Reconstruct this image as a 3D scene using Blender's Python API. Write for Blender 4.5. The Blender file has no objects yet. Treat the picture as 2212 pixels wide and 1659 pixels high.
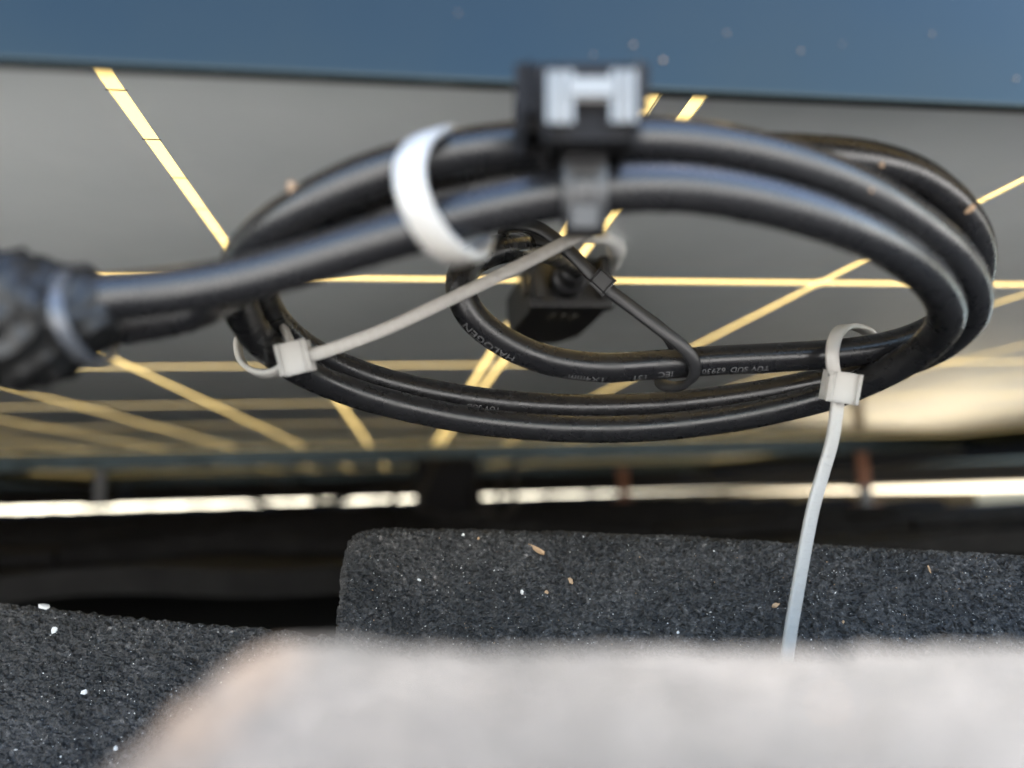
import bpy, bmesh, math, random
import numpy as np
from mathutils import Vector, Matrix
from mathutils.bvhtree import BVHTree
random.seed(7); rng = np.random.default_rng(7)
S = bpy.context.scene
C = S.collection

# ------------------------------------------------------------------ camera
# Working frame: X along the panel row, Y up the roof under the panels, Z normal to the roof, lens at the origin.
W2, F2, CX, CY = 2212.0, 1661.0, 1106.0, 829.5        # photo viewed at 2212 x 1659
YAW, PITCH, ROLL = 0.142, 0.1375, -0.0292
def cam_axes(y, p, r):
    f = Vector((math.sin(y)*math.cos(p), math.cos(y)*math.cos(p), math.sin(p)))
    ri = Vector((math.cos(y), -math.sin(y), 0)); up = ri.cross(f)
    return ri*math.cos(r)+up*math.sin(r), up*math.cos(r)-ri*math.sin(r), f
RI, UP, FW = cam_axes(YAW, PITCH, ROLL)
cam = bpy.data.cameras.new('camera'); camo = bpy.data.objects.new('camera', cam); C.objects.link(camo)
camo.matrix_world = Matrix(((RI.x, UP.x, -FW.x, 0), (RI.y, UP.y, -FW.y, 0), (RI.z, UP.z, -FW.z, 0), (0, 0, 0, 1)))
cam.sensor_width = 36; cam.lens = 36*F2/W2
cam.clip_start = 0.004; cam.clip_end = 3000
cam.dof.use_dof = True; cam.dof.focus_distance = 0.170; cam.dof.aperture_fstop = cam.lens/3.7
S.camera = camo

# ------------------------------------------------------------------ sky, sun, exposure
ROOF_TILT = math.radians(10)
LIFT = 3.6
TW = Matrix.Translation((0, 0, LIFT)) @ Matrix.Rotation(ROOF_TILT, 4, 'X')     # working frame -> world, applied to every top-level object at the end
sun_dir = Vector((0.36, 0.14, 1.0)).normalized()                              # towards the sun, in the working frame
sun_w = (TW.to_3x3() @ sun_dir).normalized()
w = bpy.data.worlds.new('World'); S.world = w; w.use_nodes = True
nt = w.node_tree; sky = nt.nodes.new('ShaderNodeTexSky'); sky.sky_type = 'NISHITA'; sky.sun_disc = False
sky.sun_elevation = math.asin(sun_w.z); sky.sun_rotation = math.atan2(sun_w.x, sun_w.y)
sky.air_density = 1.0; sky.dust_density = 0.6
nt.links.new(sky.outputs[0], nt.nodes['Background'].inputs[0]); nt.nodes['Background'].inputs[1].default_value = 0.12
sl = bpy.data.lights.new('sun', 'SUN'); sl.energy = 4.2; sl.angle = math.radians(0.5); sl.color = (1, 0.95, 0.87)
so = bpy.data.objects.new('sun', sl); C.objects.link(so)
so.rotation_euler = sun_dir.to_track_quat('Z', 'Y').to_euler(); so.location = (0, -1, 2)
vs = S.view_settings; vs.view_transform = 'Standard'; vs.look = 'None'; vs.gamma = 1; vs.use_curve_mapping = False
vs.exposure = 3.3
S.cycles.use_denoising = True
S.cycles.max_bounces = 10; S.cycles.diffuse_bounces = 5; S.cycles.glossy_bounces = 5; S.cycles.transparent_max_bounces = 12
S.cycles.sample_clamp_indirect = 6

# ------------------------------------------------------------------ helpers
def P(px, py, d):
    """photo pixel (2212 wide) + distance along the lens axis in mm -> point"""
    d = d/1000.0
    return FW*d + RI*((px-CX)/F2*d) - UP*((py-CY)/F2*d)
def ray(px, py): return (FW + RI*((px-CX)/F2) - UP*((py-CY)/F2))
def onplane(px, py, axis, val):
    r = ray(px, py); return r*(val/r[axis])
def catmull(pts, step=0.0012, closed=False):
    p = [Vector(q) for q in pts]; n = len(p); out = []
    rngk = range(n) if closed else range(n-1)
    for i in rngk:
        if closed: a, b, c, d = p[(i-1) % n], p[i], p[(i+1) % n], p[(i+2) % n]
        else: a, b, c, d = p[max(i-1, 0)], p[i], p[i+1], p[min(i+2, n-1)]
        m = max(2, int((c-b).length/step))
        for k in range(m):
            t = k/m; t2 = t*t; t3 = t2*t
            out.append(0.5*((2*b)+(c-a)*t+(2*a-5*b+4*c-d)*t2+(3*b-a-3*c+d)*t3))
    if not closed: out.append(p[-1].copy())
    return out
def smooth_pts(p, it=2):
    for _ in range(it):
        p = [p[0]]+[(p[i-1]+p[i]*2+p[i+1])/4 for i in range(1, len(p)-1)]+[p[-1]]
    return p
def new_obj(name, verts, faces, mat, parent=None, smooth=True):
    me = bpy.data.meshes.new(name); me.from_pydata([tuple(v) for v in verts], [], faces); me.update()
    if mat: me.materials.append(mat)
    if smooth: me.polygons.foreach_set('use_smooth', [True]*len(me.polygons))
    o = bpy.data.objects.new(name, me); C.objects.link(o)
    if parent: o.parent = parent
    return o
def tag(o, label=None, cat=None, group=None, kind=None):
    if label: o['label'] = label
    if cat: o['category'] = cat
    if group: o['group'] = group
    if kind: o['kind'] = kind
    return o
def empty(name, loc=(0, 0, 0)):
    o = bpy.data.objects.new(name, None); C.objects.link(o); o.location = loc; o.empty_display_size = 0.02; return o
def adopt(child, parent):
    child.parent = parent; child.matrix_parent_inverse = Matrix.Translation(-Vector(parent.location))
    return child
def frames(p, closed=False):
    n = len(p); T = []
    for i in range(n):
        a = p[(i-1) % n] if (closed or i > 0) else p[0]; b = p[(i+1) % n] if (closed or i < n-1) else p[-1]
        T.append((b-a).normalized())
    N = []; ref = Vector((0, 0, 1)) if abs(T[0].z) < 0.9 else Vector((1, 0, 0))
    v = (ref - T[0]*ref.dot(T[0])).normalized()
    for t in T:
        v = (v - t*v.dot(t)).normalized(); N.append(v.copy())
    return T, N
def tube(name, p, r, mat, parent=None, seg=18, rad=None):
    T, N = frames(p); V = []; Fc = []
    for i, q in enumerate(p):
        B = T[i].cross(N[i]); rr = rad(i/(len(p)-1)) if rad else r
        for k in range(seg):
            a = 2*math.pi*k/seg; V.append(q+(N[i]*math.cos(a)+B*math.sin(a))*rr)
    for i in range(len(p)-1):
        for k in range(seg):
            Fc.append((i*seg+k, i*seg+(k+1) % seg, (i+1)*seg+(k+1) % seg, (i+1)*seg+k))
    Fc.append(tuple(range(seg))[::-1]); Fc.append(tuple((len(p)-1)*seg+k for k in range(seg)))
    return new_obj(name, V, Fc, mat, parent)
def strap(name, p, width, thick, wdir, mat, parent=None, closed=False, rad_corner=0.25):
    """flat band swept along p; wdir: vector or function(i) giving the width direction"""
    n = len(p); V = []; Fc = []
    T, _ = frames(p, closed)
    hw, ht, c = width/2, thick/2, thick*rad_corner
    prof = [(-hw, -ht+c), (-hw+c, -ht), (hw-c, -ht), (hw, -ht+c), (hw, ht-c), (hw-c, ht), (-hw+c, ht), (-hw, ht-c)]
    m = len(prof)
    for i, q in enumerate(p):
        wd = wdir(i/(n-1)) if callable(wdir) else wdir
        wv = (wd - T[i]*wd.dot(T[i])).normalized(); nv = T[i].cross(wv)
        for a, b in prof: V.append(q+wv*a+nv*b)
    R = n if closed else n-1
    for i in range(R):
        j = (i+1) % n
        for k in range(m): Fc.append((i*m+k, i*m+(k+1) % m, j*m+(k+1) % m, j*m+k))
    if not closed: Fc.append(tuple(range(m))[::-1]); Fc.append(tuple((n-1)*m+k for k in range(m)))
    return new_obj(name, V, Fc, mat, parent)
def bevel_box(name, center, ax, size, mat, parent=None, bev=0.0006, seg=2, shear=None):
    """box with local axes ax (3 vectors) and full sizes, edges bevelled"""
    bm = bmesh.new(); bmesh.ops.create_cube(bm, size=1.0)
    for v in bm.verts:
        if shear: shear(v)
        l = v.co; v.co = Vector(center)+ax[0]*(l.x*size[0])+ax[1]*(l.y*size[1])+ax[2]*(l.z*size[2])
    if bev: bmesh.ops.bevel(bm, geom=list(bm.edges), offset=bev, segments=seg, affect='EDGES', profile=0.6)
    bmesh.ops.recalc_face_normals(bm, faces=bm.faces)
    me = bpy.data.meshes.new(name); bm.to_mesh(me); bm.free()
    if mat: me.materials.append(mat)
    me.polygons.foreach_set('use_smooth', [False]*len(me.polygons))
    o = bpy.data.objects.new(name, me); C.objects.link(o)
    if parent: adopt(o, parent)
    return o
XYZ = (Vector((1, 0, 0)), Vector((0, 1, 0)), Vector((0, 0, 1)))
def box(name, a, b, mat, parent=None, bev=0.0):
    c = [(a[i]+b[i])/2 for i in range(3)]; s = [abs(b[i]-a[i]) for i in range(3)]
    return bevel_box(name, c, XYZ, s, mat, parent, bev)

# value noise on numpy arrays
_tab = rng.random((256, 256))
def vnoise(x, y):
    xi = np.floor(x).astype(int); yi = np.floor(y).astype(int); fx = x-xi; fy = y-yi
    fx = fx*fx*(3-2*fx); fy = fy*fy*(3-2*fy)
    g = lambda a, b: _tab[a % 256, b % 256]
    return (g(xi, yi)*(1-fx)+g(xi+1, yi)*fx)*(1-fy)+(g(xi, yi+1)*(1-fx)+g(xi+1, yi+1)*fx)*fy
def fbm(x, y, o=4):
    s = 0; a = 1; t = 0
    for k in range(o):
        s = s+a*vnoise(x*2**k+17*k, y*2**k+31*k); t += a; a *= 0.55
    return s/t

# ------------------------------------------------------------------ materials
def mat(name, base=(0.5, 0.5, 0.5), rough=0.5, metal=0.0, **kw):
    m = bpy.data.materials.new(name); m.use_nodes = True
    b = m.node_tree.nodes['Principled BSDF']
    b.inputs['Base Color'].default_value = (*base, 1); b.inputs['Roughness'].default_value = rough; b.inputs['Metallic'].default_value = metal
    for k, v in kw.items(): b.inputs[k.replace('_', ' ')].default_value = v
    return m
def nodes(m): return m.node_tree.nodes, m.node_tree.links, m.node_tree.nodes['Principled BSDF']
def ramp(N, stops):
    r = N.new('ShaderNodeValToRGB'); e = r.color_ramp.elements
    while len(e) < len(stops): e.new(0.5)
    for i, (p, c) in enumerate(stops): e[i].position = p; e[i].color = (*c, 1) if len(c) == 3 else c
    return r
def noise(N, L, scale, detail=4, rough=0.55, coord='Object'):
    tc = N.new('ShaderNodeTexCoord'); n = N.new('ShaderNodeTexNoise')
    n.inputs['Scale'].default_value = scale; n.inputs['Detail'].default_value = detail; n.inputs['Roughness'].default_value = rough
    L.new(tc.outputs[coord], n.inputs['Vector']); return n
def bump(N, L, b, src, strength, dist):
    bp = N.new('ShaderNodeBump'); bp.inputs['Strength'].default_value = strength; bp.inputs['Distance'].default_value = dist
    L.new(src, bp.inputs['Height']); L.new(bp.outputs[0], b.inputs['Normal']); return bp

def tile_material():
    m = mat('weathered_black_tile', rough=0.5); N, L, b = nodes(m)
    n1 = noise(N, L, 1000, 4, 0.65); r1 = ramp(N, [(0.32, (0.0105, 0.0100, 0.0095)), (0.52, (0.0232, 0.0220, 0.0210)), (0.72, (0.064, 0.0610, 0.0585))])
    L.new(n1.outputs['Fac'], r1.inputs[0])
    n2 = noise(N, L, 130, 4, 0.6); r2 = ramp(N, [(0.34, (0.58, 0.58, 0.60)), (0.66, (1.5, 1.48, 1.46))]); L.new(n2.outputs['Fac'], r2.inputs[0])
    mx = N.new('ShaderNodeMix'); mx.data_type = 'RGBA'; mx.blend_type = 'MULTIPLY'; mx.inputs[0].default_value = 1
    tcv = N.new('ShaderNodeTexCoord'); vc = N.new('ShaderNodeTexVoronoi'); vc.inputs['Scale'].default_value = 1250; L.new(tcv.outputs['Object'], vc.inputs['Vector'])
    rc = ramp(N, [(0.15, (0.35, 0.35, 0.35)), (0.6, (0.95, 0.94, 0.93)), (0.86, (1.7, 1.68, 1.66)), (0.97, (3.6, 3.5, 3.4))]); L.new(vc.outputs['Color'], rc.inputs[0])
    mc = N.new('ShaderNodeMix'); mc.data_type = 'RGBA'; mc.blend_type = 'MULTIPLY'; mc.inputs[0].default_value = 1; L.new(r1.outputs[0], mc.inputs[6]); L.new(rc.outputs[0], mc.inputs[7])
    L.new(mc.outputs[2], mx.inputs[6]); L.new(r2.outputs[0], mx.inputs[7])
    n4 = noise(N, L, 48, 3, 0.5); r4 = ramp(N, [(0.36, (0.62, 0.62, 0.64)), (0.64, (1.42, 1.40, 1.40))]); L.new(n4.outputs['Fac'], r4.inputs[0])
    mx4 = N.new('ShaderNodeMix'); mx4.data_type = 'RGBA'; mx4.blend_type = 'MULTIPLY'; mx4.inputs[0].default_value = 1; L.new(mx.outputs[2], mx4.inputs[6]); L.new(r4.outputs[0], mx4.inputs[7]); mx = mx4
    # worn orange-brown concrete showing where the vertex layer 'wear' says so
    at = N.new('ShaderNodeAttribute'); at.attribute_name = 'wear'
    n3 = noise(N, L, 160, 3); mm = N.new('ShaderNodeMath'); mm.operation = 'MULTIPLY'
    r3 = ramp(N, [(0.42, (0, 0, 0)), (0.56, (1, 1, 1))]); L.new(n3.outputs['Fac'], r3.inputs[0])
    L.new(r3.outputs[0], mm.inputs[0]); L.new(at.outputs['Fac'], mm.inputs[1])
    m2 = N.new('ShaderNodeMix'); m2.data_type = 'RGBA'; L.new(mm.outputs[0], m2.inputs[0]); L.new(mx.outputs[2], m2.inputs[6]); m2.inputs[7].default_value = (0.075, 0.052, 0.036, 1)
    L.new(m2.outputs[2], b.inputs['Base Color'])
    tc = N.new('ShaderNodeTexCoord'); vo = N.new('ShaderNodeTexVoronoi'); vo.inputs['Scale'].default_value = 1500; L.new(tc.outputs['Object'], vo.inputs['Vector'])
    nb = noise(N, L, 1100, 5, 0.7); ad = N.new('ShaderNodeMath'); ad.operation = 'SUBTRACT'; L.new(nb.outputs['Fac'], ad.inputs[0]); L.new(vo.outputs['Distance'], ad.inputs[1])
    bump(N, L, b, ad.outputs[0], 1.0, 0.0006)
    return m
M = {}
M['tile'] = tile_material()
def far_tile_material():
    m = mat('black_tile', rough=0.9, Specular_IOR_Level=0.15); N, L, b = nodes(m)
    n2 = noise(N, L, 40, 5, 0.65); r2 = ramp(N, [(0.3, (0.007, 0.007, 0.0078)), (0.7, (0.018, 0.018, 0.0185))]); L.new(n2.outputs['Fac'], r2.inputs[0]); L.new(r2.outputs[0], b.inputs['Base Color'])
    n3 = noise(N, L, 500, 4, 0.7); bump(N, L, b, n3.outputs['Fac'], 0.8, 0.001)
    return m
M['far_tile'] = far_tile_material()
def rubber():
    m = mat('cable_rubber', (0.014, 0.014, 0.015), 0.36, Specular_IOR_Level=0.42); N, L, b = nodes(m)
    n = noise(N, L, 260, 4); r = ramp(N, [(0.35, (0.22, 0.22, 0.22)), (0.7, (0.36, 0.36, 0.36))]); L.new(n.outputs['Fac'], r.inputs[0]); L.new(r.outputs[0], b.inputs['Roughness'])
    d = noise(N, L, 2600, 2, 0.4); rd = ramp(N, [(0.72, (0.010, 0.010, 0.011)), (0.80, (0.045, 0.042, 0.038))]); L.new(d.outputs['Fac'], rd.inputs[0]); L.new(rd.outputs[0], b.inputs['Base Color'])
    n2 = noise(N, L, 1500, 3); bump(N, L, b, n2.outputs['Fac'], 0.12, 0.0002)
    return m
M['rubber'] = rubber()
M['print'] = mat('cable_print', (0.115, 0.115, 0.118), 0.6)
M['dull'] = mat('dull_black_plastic', (0.006, 0.006, 0.007), 0.8, Specular_IOR_Level=0.2)
M['black'] = mat('black_plastic', (0.016, 0.016, 0.017), 0.42)
def tape():
    m = mat('wrinkled_black_wrap', (0.008, 0.008, 0.008), 0.42, Specular_IOR_Level=0.32); N, L, b = nodes(m)
    n = noise(N, L, 260, 4, 0.6); bump(N, L, b, n.outputs['Fac'], 0.5, 0.002); return m
M['tape'] = tape()
def nylon():
    m = mat('clear_nylon', (0.42, 0.405, 0.38), 0.36); N, L, b = nodes(m)
    b.inputs['Transmission Weight'].default_value = 0.25; b.inputs['Subsurface Weight'].default_value = 0.35; b.inputs['Subsurface Radius'].default_value = (0.002, 0.002, 0.002); b.inputs['Subsurface Scale'].default_value = 1.0
    n = noise(N, L, 900, 3); bump(N, L, b, n.outputs['Fac'], 0.15, 0.0003); return m
M['nylon'] = nylon()
M['greytie'] = mat('grey_nylon', (0.05, 0.053, 0.06), 0.3)
def anod():
    m = mat('black_anodised_aluminium', (0.024, 0.032, 0.035), 0.26, 1.0); N, L, b = nodes(m)
    n = noise(N, L, 30, 3); r = ramp(N, [(0.3, (0.29, 0.29, 0.29)), (0.7, (0.42, 0.42, 0.42))]); L.new(n.outputs['Fac'], r.inputs[0]); L.new(r.outputs[0], b.inputs['Roughness']); return m
M['frame'] = anod()
M['steel'] = mat('bright_steel', (0.15, 0.152, 0.155), 0.42, 1.0)
M['rust'] = mat('rusty_bracket', (0.22, 0.10, 0.06), 0.7, 0.3)
M['galv'] = mat('galvanised_bracket', (0.10, 0.105, 0.115), 0.5, 0.5)
def cellmat():
    m = mat('cell_back', (0.62, 0.62, 0.60), 0.2); N, L, b = nodes(m)
    n = noise(N, L, 25, 3); r = ramp(N, [(0.3, (0.75, 0.79, 0.785)), (0.7, (0.81, 0.845, 0.84))]); L.new(n.outputs['Fac'], r.inputs[0]); L.new(r.outputs[0], b.inputs['Base Color'])
    return m
M['cell'] = cellmat()
def sheet():
    m = bpy.data.materials.new('translucent_back_sheet'); m.use_nodes = True; N = m.node_tree.nodes; L = m.node_tree.links
    N.remove(N['Principled BSDF']); t = N.new('ShaderNodeBsdfTranslucent'); t.inputs[0].default_value = (0.225, 0.162, 0.060, 1)
    d = N.new('ShaderNodeBsdfDiffuse'); d.inputs[0].default_value = (0.35, 0.33, 0.28, 1)
    mx = N.new('ShaderNodeMixShader'); mx.inputs[0].default_value = 0.75; L.new(d.outputs[0], mx.inputs[1]); L.new(t.outputs[0], mx.inputs[2]); L.new(mx.outputs[0], N['Material Output'].inputs[0]); return m
M['sheet'] = sheet()
def thin_glass():
    m = bpy.data.materials.new('front_glass'); m.use_nodes = True; N = m.node_tree.nodes; L = m.node_tree.links
    N.remove(N['Principled BSDF']); t = N.new('ShaderNodeBsdfTransparent'); g = N.new('ShaderNodeBsdfGlossy'); g.inputs['Roughness'].default_value = 0.03
    f = N.new('ShaderNodeFresnel'); f.inputs[0].default_value = 1.3; mx = N.new('ShaderNodeMixShader')
    L.new(f.outputs[0], mx.inputs[0]); L.new(t.outputs[0], mx.inputs[1]); L.new(g.outputs[0], mx.inputs[2]); L.new(mx.outputs[0], N['Material Output'].inputs[0]); return m
M['glass'] = thin_glass()
M['ribbon'] = mat('solder_ribbon', (0.05, 0.045, 0.035), 0.4)
M['busbar'] = mat('bus_ribbon_cover', (0.035, 0.035, 0.035), 0.35)
M['silicone'] = mat('white_silicone', (0.62, 0.62, 0.60), 0.4)
M['tan'] = mat('dry_flake', (0.36, 0.23, 0.13), 0.7)
M['husk'] = mat('dull_husk', (0.24, 0.16, 0.10), 0.8)
M['pale'] = mat('pale_grit', (0.55, 0.53, 0.50), 0.55)

# ------------------------------------------------------------------ ground and roof
g = new_obj('ground', [(-1500, -1500, 0), (1500, -1500, 0), (1500, 1500, 0), (-1500, 1500, 0)], [(0, 1, 2, 3)], None, smooth=False)
gm = mat('pale_paving', (0.42, 0.37, 0.31), 0.9); N, L, b = nodes(gm); n = noise(N, L, 0.3, 6); r = ramp(N, [(0.3, (0.46, 0.44, 0.40)), (0.7, (0.60, 0.57, 0.52))]); L.new(n.outputs['Fac'], r.inputs[0]); L.new(r.outputs[0], b.inputs['Base Color'])
g.data.materials.append(gm); tag(g, kind='structure'); g['in_world'] = 1
roof = new_obj('roof', [(-4, -0.035, -0.085), (4.5, -0.035, -0.085), (4.5, 5.6, -0.085), (-4, 5.6, -0.085), (-4, -0.035, -0.2), (4.5, -0.035, -0.2), (4.5, 5.6, -0.2), (-4, 5.6, -0.2)],
               [(0, 1, 2, 3), (7, 6, 5, 4), (0, 4, 5, 1), (1, 5, 6, 2), (2, 6, 7, 3), (3, 7, 4, 0)], M['far_tile'], smooth=False)
tag(roof, kind='structure')

nh = empty('backdrop_house', (0, 16, 0)); nh['in_world'] = 1  # added pale backdrop that turns the slit under the panels warm white
hm = mat('cream_backdrop', (0.68, 0.62, 0.48), 0.85); hr = mat('pale_backdrop_roof', (0.50, 0.44, 0.32), 0.8)
N, L, b = nodes(hr); n = noise(N, L, 4, 5); r = ramp(N, [(0.3, (0.42, 0.37, 0.26)), (0.7, (0.58, 0.52, 0.38))]); L.new(n.outputs['Fac'], r.inputs[0]); L.new(r.outputs[0], b.inputs['Base Color'])
adopt(box('wall', (-11, 13.2, 0), (12, 20.8, 4.5), hm), nh)
o = new_obj('roof', [(-11.6, 12.6, 4.35), (12.6, 12.6, 4.35), (12.6, 17, 8.6), (-11.6, 17, 8.6), (-11.6, 21.4, 4.35), (12.6, 21.4, 4.35)], [(0, 1, 2, 3), (3, 2, 5, 4), (0, 3, 4), (1, 5, 2), (0, 4, 5, 1)], hr, None, False); adopt(o, nh)
for wx in (-7, -2, 3, 8):
    wo = box('window', (wx-.7, 13.12, 1.2), (wx+.7, 13.19, 2.6), M['black']); adopt(wo, nh)
tag(nh, 'pale sunlit house added as a backdrop so the band under the far panels glows warm', 'house')

fr = new_obj('reflection_patch', [(1.075, 1.34, -0.027), (4.4, 1.34, -0.027), (4.4, 3.9, -0.027), (1.075, 3.9, -0.027), (1.075, 1.34, -0.06), (4.4, 1.34, -0.06), (4.4, 3.9, -0.06), (1.075, 3.9, -0.06)],
             [(0, 1, 2, 3), (7, 6, 5, 4), (0, 4, 5, 1), (1, 5, 6, 2), (2, 6, 7, 3), (3, 7, 4, 0)], mat('sandy_reflection_patch', (0.20, 0.165, 0.105), 0.85), smooth=False)
N, L, b = nodes(fr.data.materials[0]); n = noise(N, L, 6, 5); r = ramp(N, [(0.3, (0.24, 0.19, 0.105)), (0.7, (0.33, 0.27, 0.165))]); L.new(n.outputs['Fac'], r.inputs[0]); L.new(r.outputs[0], b.inputs['Base Color'])
tag(fr, kind='structure')  # added sunlit patch, there for its warm reflection in the panel underside

TW_, TC_ = 0.30, 0.31           # tile cover width and course
def roll(x):                    # cross profile over one tile, 0 in the pan and 1 on the roll
    u = (x/TW_) % 1.0; d = abs(u-0.5)/0.34
    return 0.0 if d >= 1 else 0.5+0.5*math.cos(math.pi*d)
ROLL_X = -0.03                  # x of tile edges
def tile_mesh():
    nx, ny = 26, 3; V = []; Fc = []; ln = TC_+0.03; th = 0.016
    for side in (0, 1):
        for j in range(ny):
            t = j/(ny-1)
            for i in range(nx):
                x = i/(nx-1)*(TW_-0.004)
                V.append((x, t*ln, -0.064+0.006*roll(x)+0.020*(1-t)-side*th))
    n = nx*ny
    for j in range(ny-1):
        for i in range(nx-1):
            a = j*nx+i; Fc.append((a, a+1, a+nx+1, a+nx)); Fc.append((n+a+nx, n+a+nx+1, n+a+1, n+a))
    for i in range(nx-1):
        Fc.append((i+1, i, n+i, n+i+1)); a = (ny-1)*nx+i; Fc.append((a, a+1, n+a+1, n+a))
    for j in range(ny-1):
        a = j*nx; Fc.append((a, a+nx, n+a+nx, n+a)); a += nx-1; Fc.append((a+nx, a, n+a, n+a+nx))
    me = bpy.data.meshes.new('roof_tile'); me.from_pydata(V, [], Fc); me.update(); me.materials.append(M['far_tile'])
    return me
tme = tile_mesh()
cells = []
for r_ in range(-1, 17):
    y = 0.50+r_*TC_
    for c_ in range(-13, 15):
        x = ROLL_X+c_*TW_
        if r_ == -1 and -1 <= c_ <= 1: continue      # hand-shaped tiles in front
        if r_ == -1: y += 0.15
        cells.append((x, y))
vis = lambda q: 0 if (q[1] > 0.1 and abs(q[0]/max(q[1]+0.3, .1)-0.14) < 0.95) else 10
cells.sort(key=lambda q: vis(q)+math.hypot(q[0], q[1]))
for (x, y) in cells[:270]:
    o = bpy.data.objects.new('roof_tile', tme); C.objects.link(o); o.location = (x, y+random.uniform(-.003, .003), random.uniform(-.0015, .0015)); o.parent = roof
    o.rotation_euler = (0, 0, random.uniform(-.006, .006))
V = []; Fc = []
tv = [v.co.copy() for v in tme.vertices]; tf = [tuple(p.vertices) for p in tme.polygons]
for (x, y) in cells[270:]:
    k = len(V); V += [(v.x+x, v.y+y, v.z) for v in tv]; Fc += [tuple(i+k for i in f) for f in tf]
o = new_obj('outer_roof_tiles', V, Fc, M['far_tile'], roof, smooth=False); o['kind'] = 'stuff'

def grid_obj(name, Pg, mat_, parent, wear=None):
    h, w_ = Pg.shape[:2]
    me = bpy.data.meshes.new(name); me.vertices.add(h*w_); me.vertices.foreach_set('co', Pg.reshape(-1).astype(np.float32))
    a = (np.arange(h-1)[:, None]*w_+np.arange(w_-1)[None]).reshape(-1)
    q = np.stack([a, a+1, a+w_+1, a+w_], 1).reshape(-1).astype(np.int32); nf = len(a)
    me.loops.add(nf*4); me.loops.foreach_set('vertex_index', q); me.polygons.add(nf)
    me.polygons.foreach_set('loop_start', np.arange(nf, dtype=np.int32)*4); me.polygons.foreach_set('loop_total', np.full(nf, 4, np.int32))
    me.update(calc_edges=True); me.materials.append(mat_)
    if wear is not None:
        at = me.attributes.new('wear', 'FLOAT', 'POINT'); at.data.foreach_set('value', wear.reshape(-1).astype(np.float32))
    me.polygons.foreach_set('use_smooth', np.ones(nf, bool))
    o = bpy.data.objects.new(name, me); C.objects.link(o); o.parent = parent; return o
def displace(G, amp_fine, fine, amp_big=0.0006, big=90):
    du = np.gradient(G, axis=1); dv = np.gradient(G, axis=0); n = np.cross(du, dv); n /= np.linalg.norm(n, axis=2, keepdims=True)+1e-12
    x = G[..., 0]*1.0+G[..., 2]*0.6; y = G[..., 1]+G[..., 2]*0.8
    f = fbm(x*fine, y*fine, 4)-0.5
    f = np.sign(f)*np.abs(f)**0.8
    bgn = fbm(x*big, y*big, 3)-0.5
    return G+n*(f*amp_fine+bgn*amp_big)[..., None], n

def interp_curve(keys, u):       # keys: list of (u, Vector)
    us = np.array([k[0] for k in keys]); A = np.array([[*k[1]] for k in keys])
    return np.stack([np.interp(u, us, A[:, i]) for i in range(3)], -1)
def loft(sections, nu, nv, uround=None):
    """sections: list over v of lists of points over u (same length); returns dense smooth grid"""
    A = np.array([[[*p] for p in s] for s in sections])           # v,u,3
    def res(A, n, ax):
        A = np.moveaxis(A, ax, 0); m = len(A); t = np.linspace(0, m-1, n); i = np.clip(t.astype(int), 0, m-2); f = (t-i).reshape(-1, *([1]*(A.ndim-1)))
        a = A[np.clip(i-1, 0, m-1)]; b_ = A[i]; c = A[i+1]; d = A[np.clip(i+2, 0, m-1)]
        R = 0.5*(2*b_+(c-a)*f+(2*a-5*b_+4*c-d)*f**2+(3*b_-a-3*c+d)*f**3)
        return np.moveaxis(R, 0, ax)
    return res(res(A, nv, 0), nu, 1)

# the tile with its butt edge right of centre: front face leaning back, rounded top edge, worn cut end on its left
top = [(738, 1350, 182), (742, 1262, 183), (750, 1196, 184), (772, 1160, 186), (815, 1151, 188), (900, 1149, 190), (1150, 1155, 190), (1400, 1163, 188), (1700, 1180, 185), (2000, 1198, 182), (2300, 1215, 178), (2700, 1240, 172)]
sec = []
tp = [P(*t) for t in top]
for (dy, dz) in ((-0.012, -0.075), (-0.018, -0.045), (-0.014, -0.022), (-0.007, -0.0075), (-0.002, -0.0012), (0.004, 0.0), (0.02, -0.0008), (0.12, -0.009), (0.33, -0.022)):
    row = []
    for i, q in enumerate(tp):
        k = min(1.0, i/4.0); zz = dz if i > 4 else dz*(0.25+0.75*k)
        row.append((q.x, q.y+dy, q.z+zz))
    sec.append(row)
# left end wall going down and back
G = loft(sec, 1150, 460)
wear = np.zeros(G.shape[:2]); wear[:, :50] = np.linspace(0.8, 0, 50)[None]
G, _ = displace(G, 0.0021, 760, 0.0010, 60)
mid_tile = grid_obj('roof_tile', G, M['tile'], roof, wear); mid_tile['label'] = 'black gritty tile with rounded front edge behind the hanging tie end'

# low pan tile at the left
tl = [(-260, 1284, 186), (0, 1306, 184), (200, 1328, 181), (400, 1350, 178), (560, 1362, 176), (760, 1385, 174), (1000, 1420, 172)]
tp = [P(*t) for t in tl]; sec = []
for (dy, dz) in ((-0.046, -0.060), (-0.034, -0.040), (-0.022, -0.0225), (-0.0105, -0.0095), (-0.003, -0.0018), (0.001, -0.0002), (0.004, -0.002), (0.007, -0.012), (0.01, -0.04)):
    sec.append([(q.x, q.y+dy, q.z+dz) for q in tp])
G = loft(sec, 520, 560)
G, _ = displace(G, 0.0018, 760, 0.0009, 60)
left_tile = grid_obj('roof_tile', G, M['tile'], roof); left_tile['label'] = 'low black gritty tile at the lower left with a pale flake on its edge'

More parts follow.
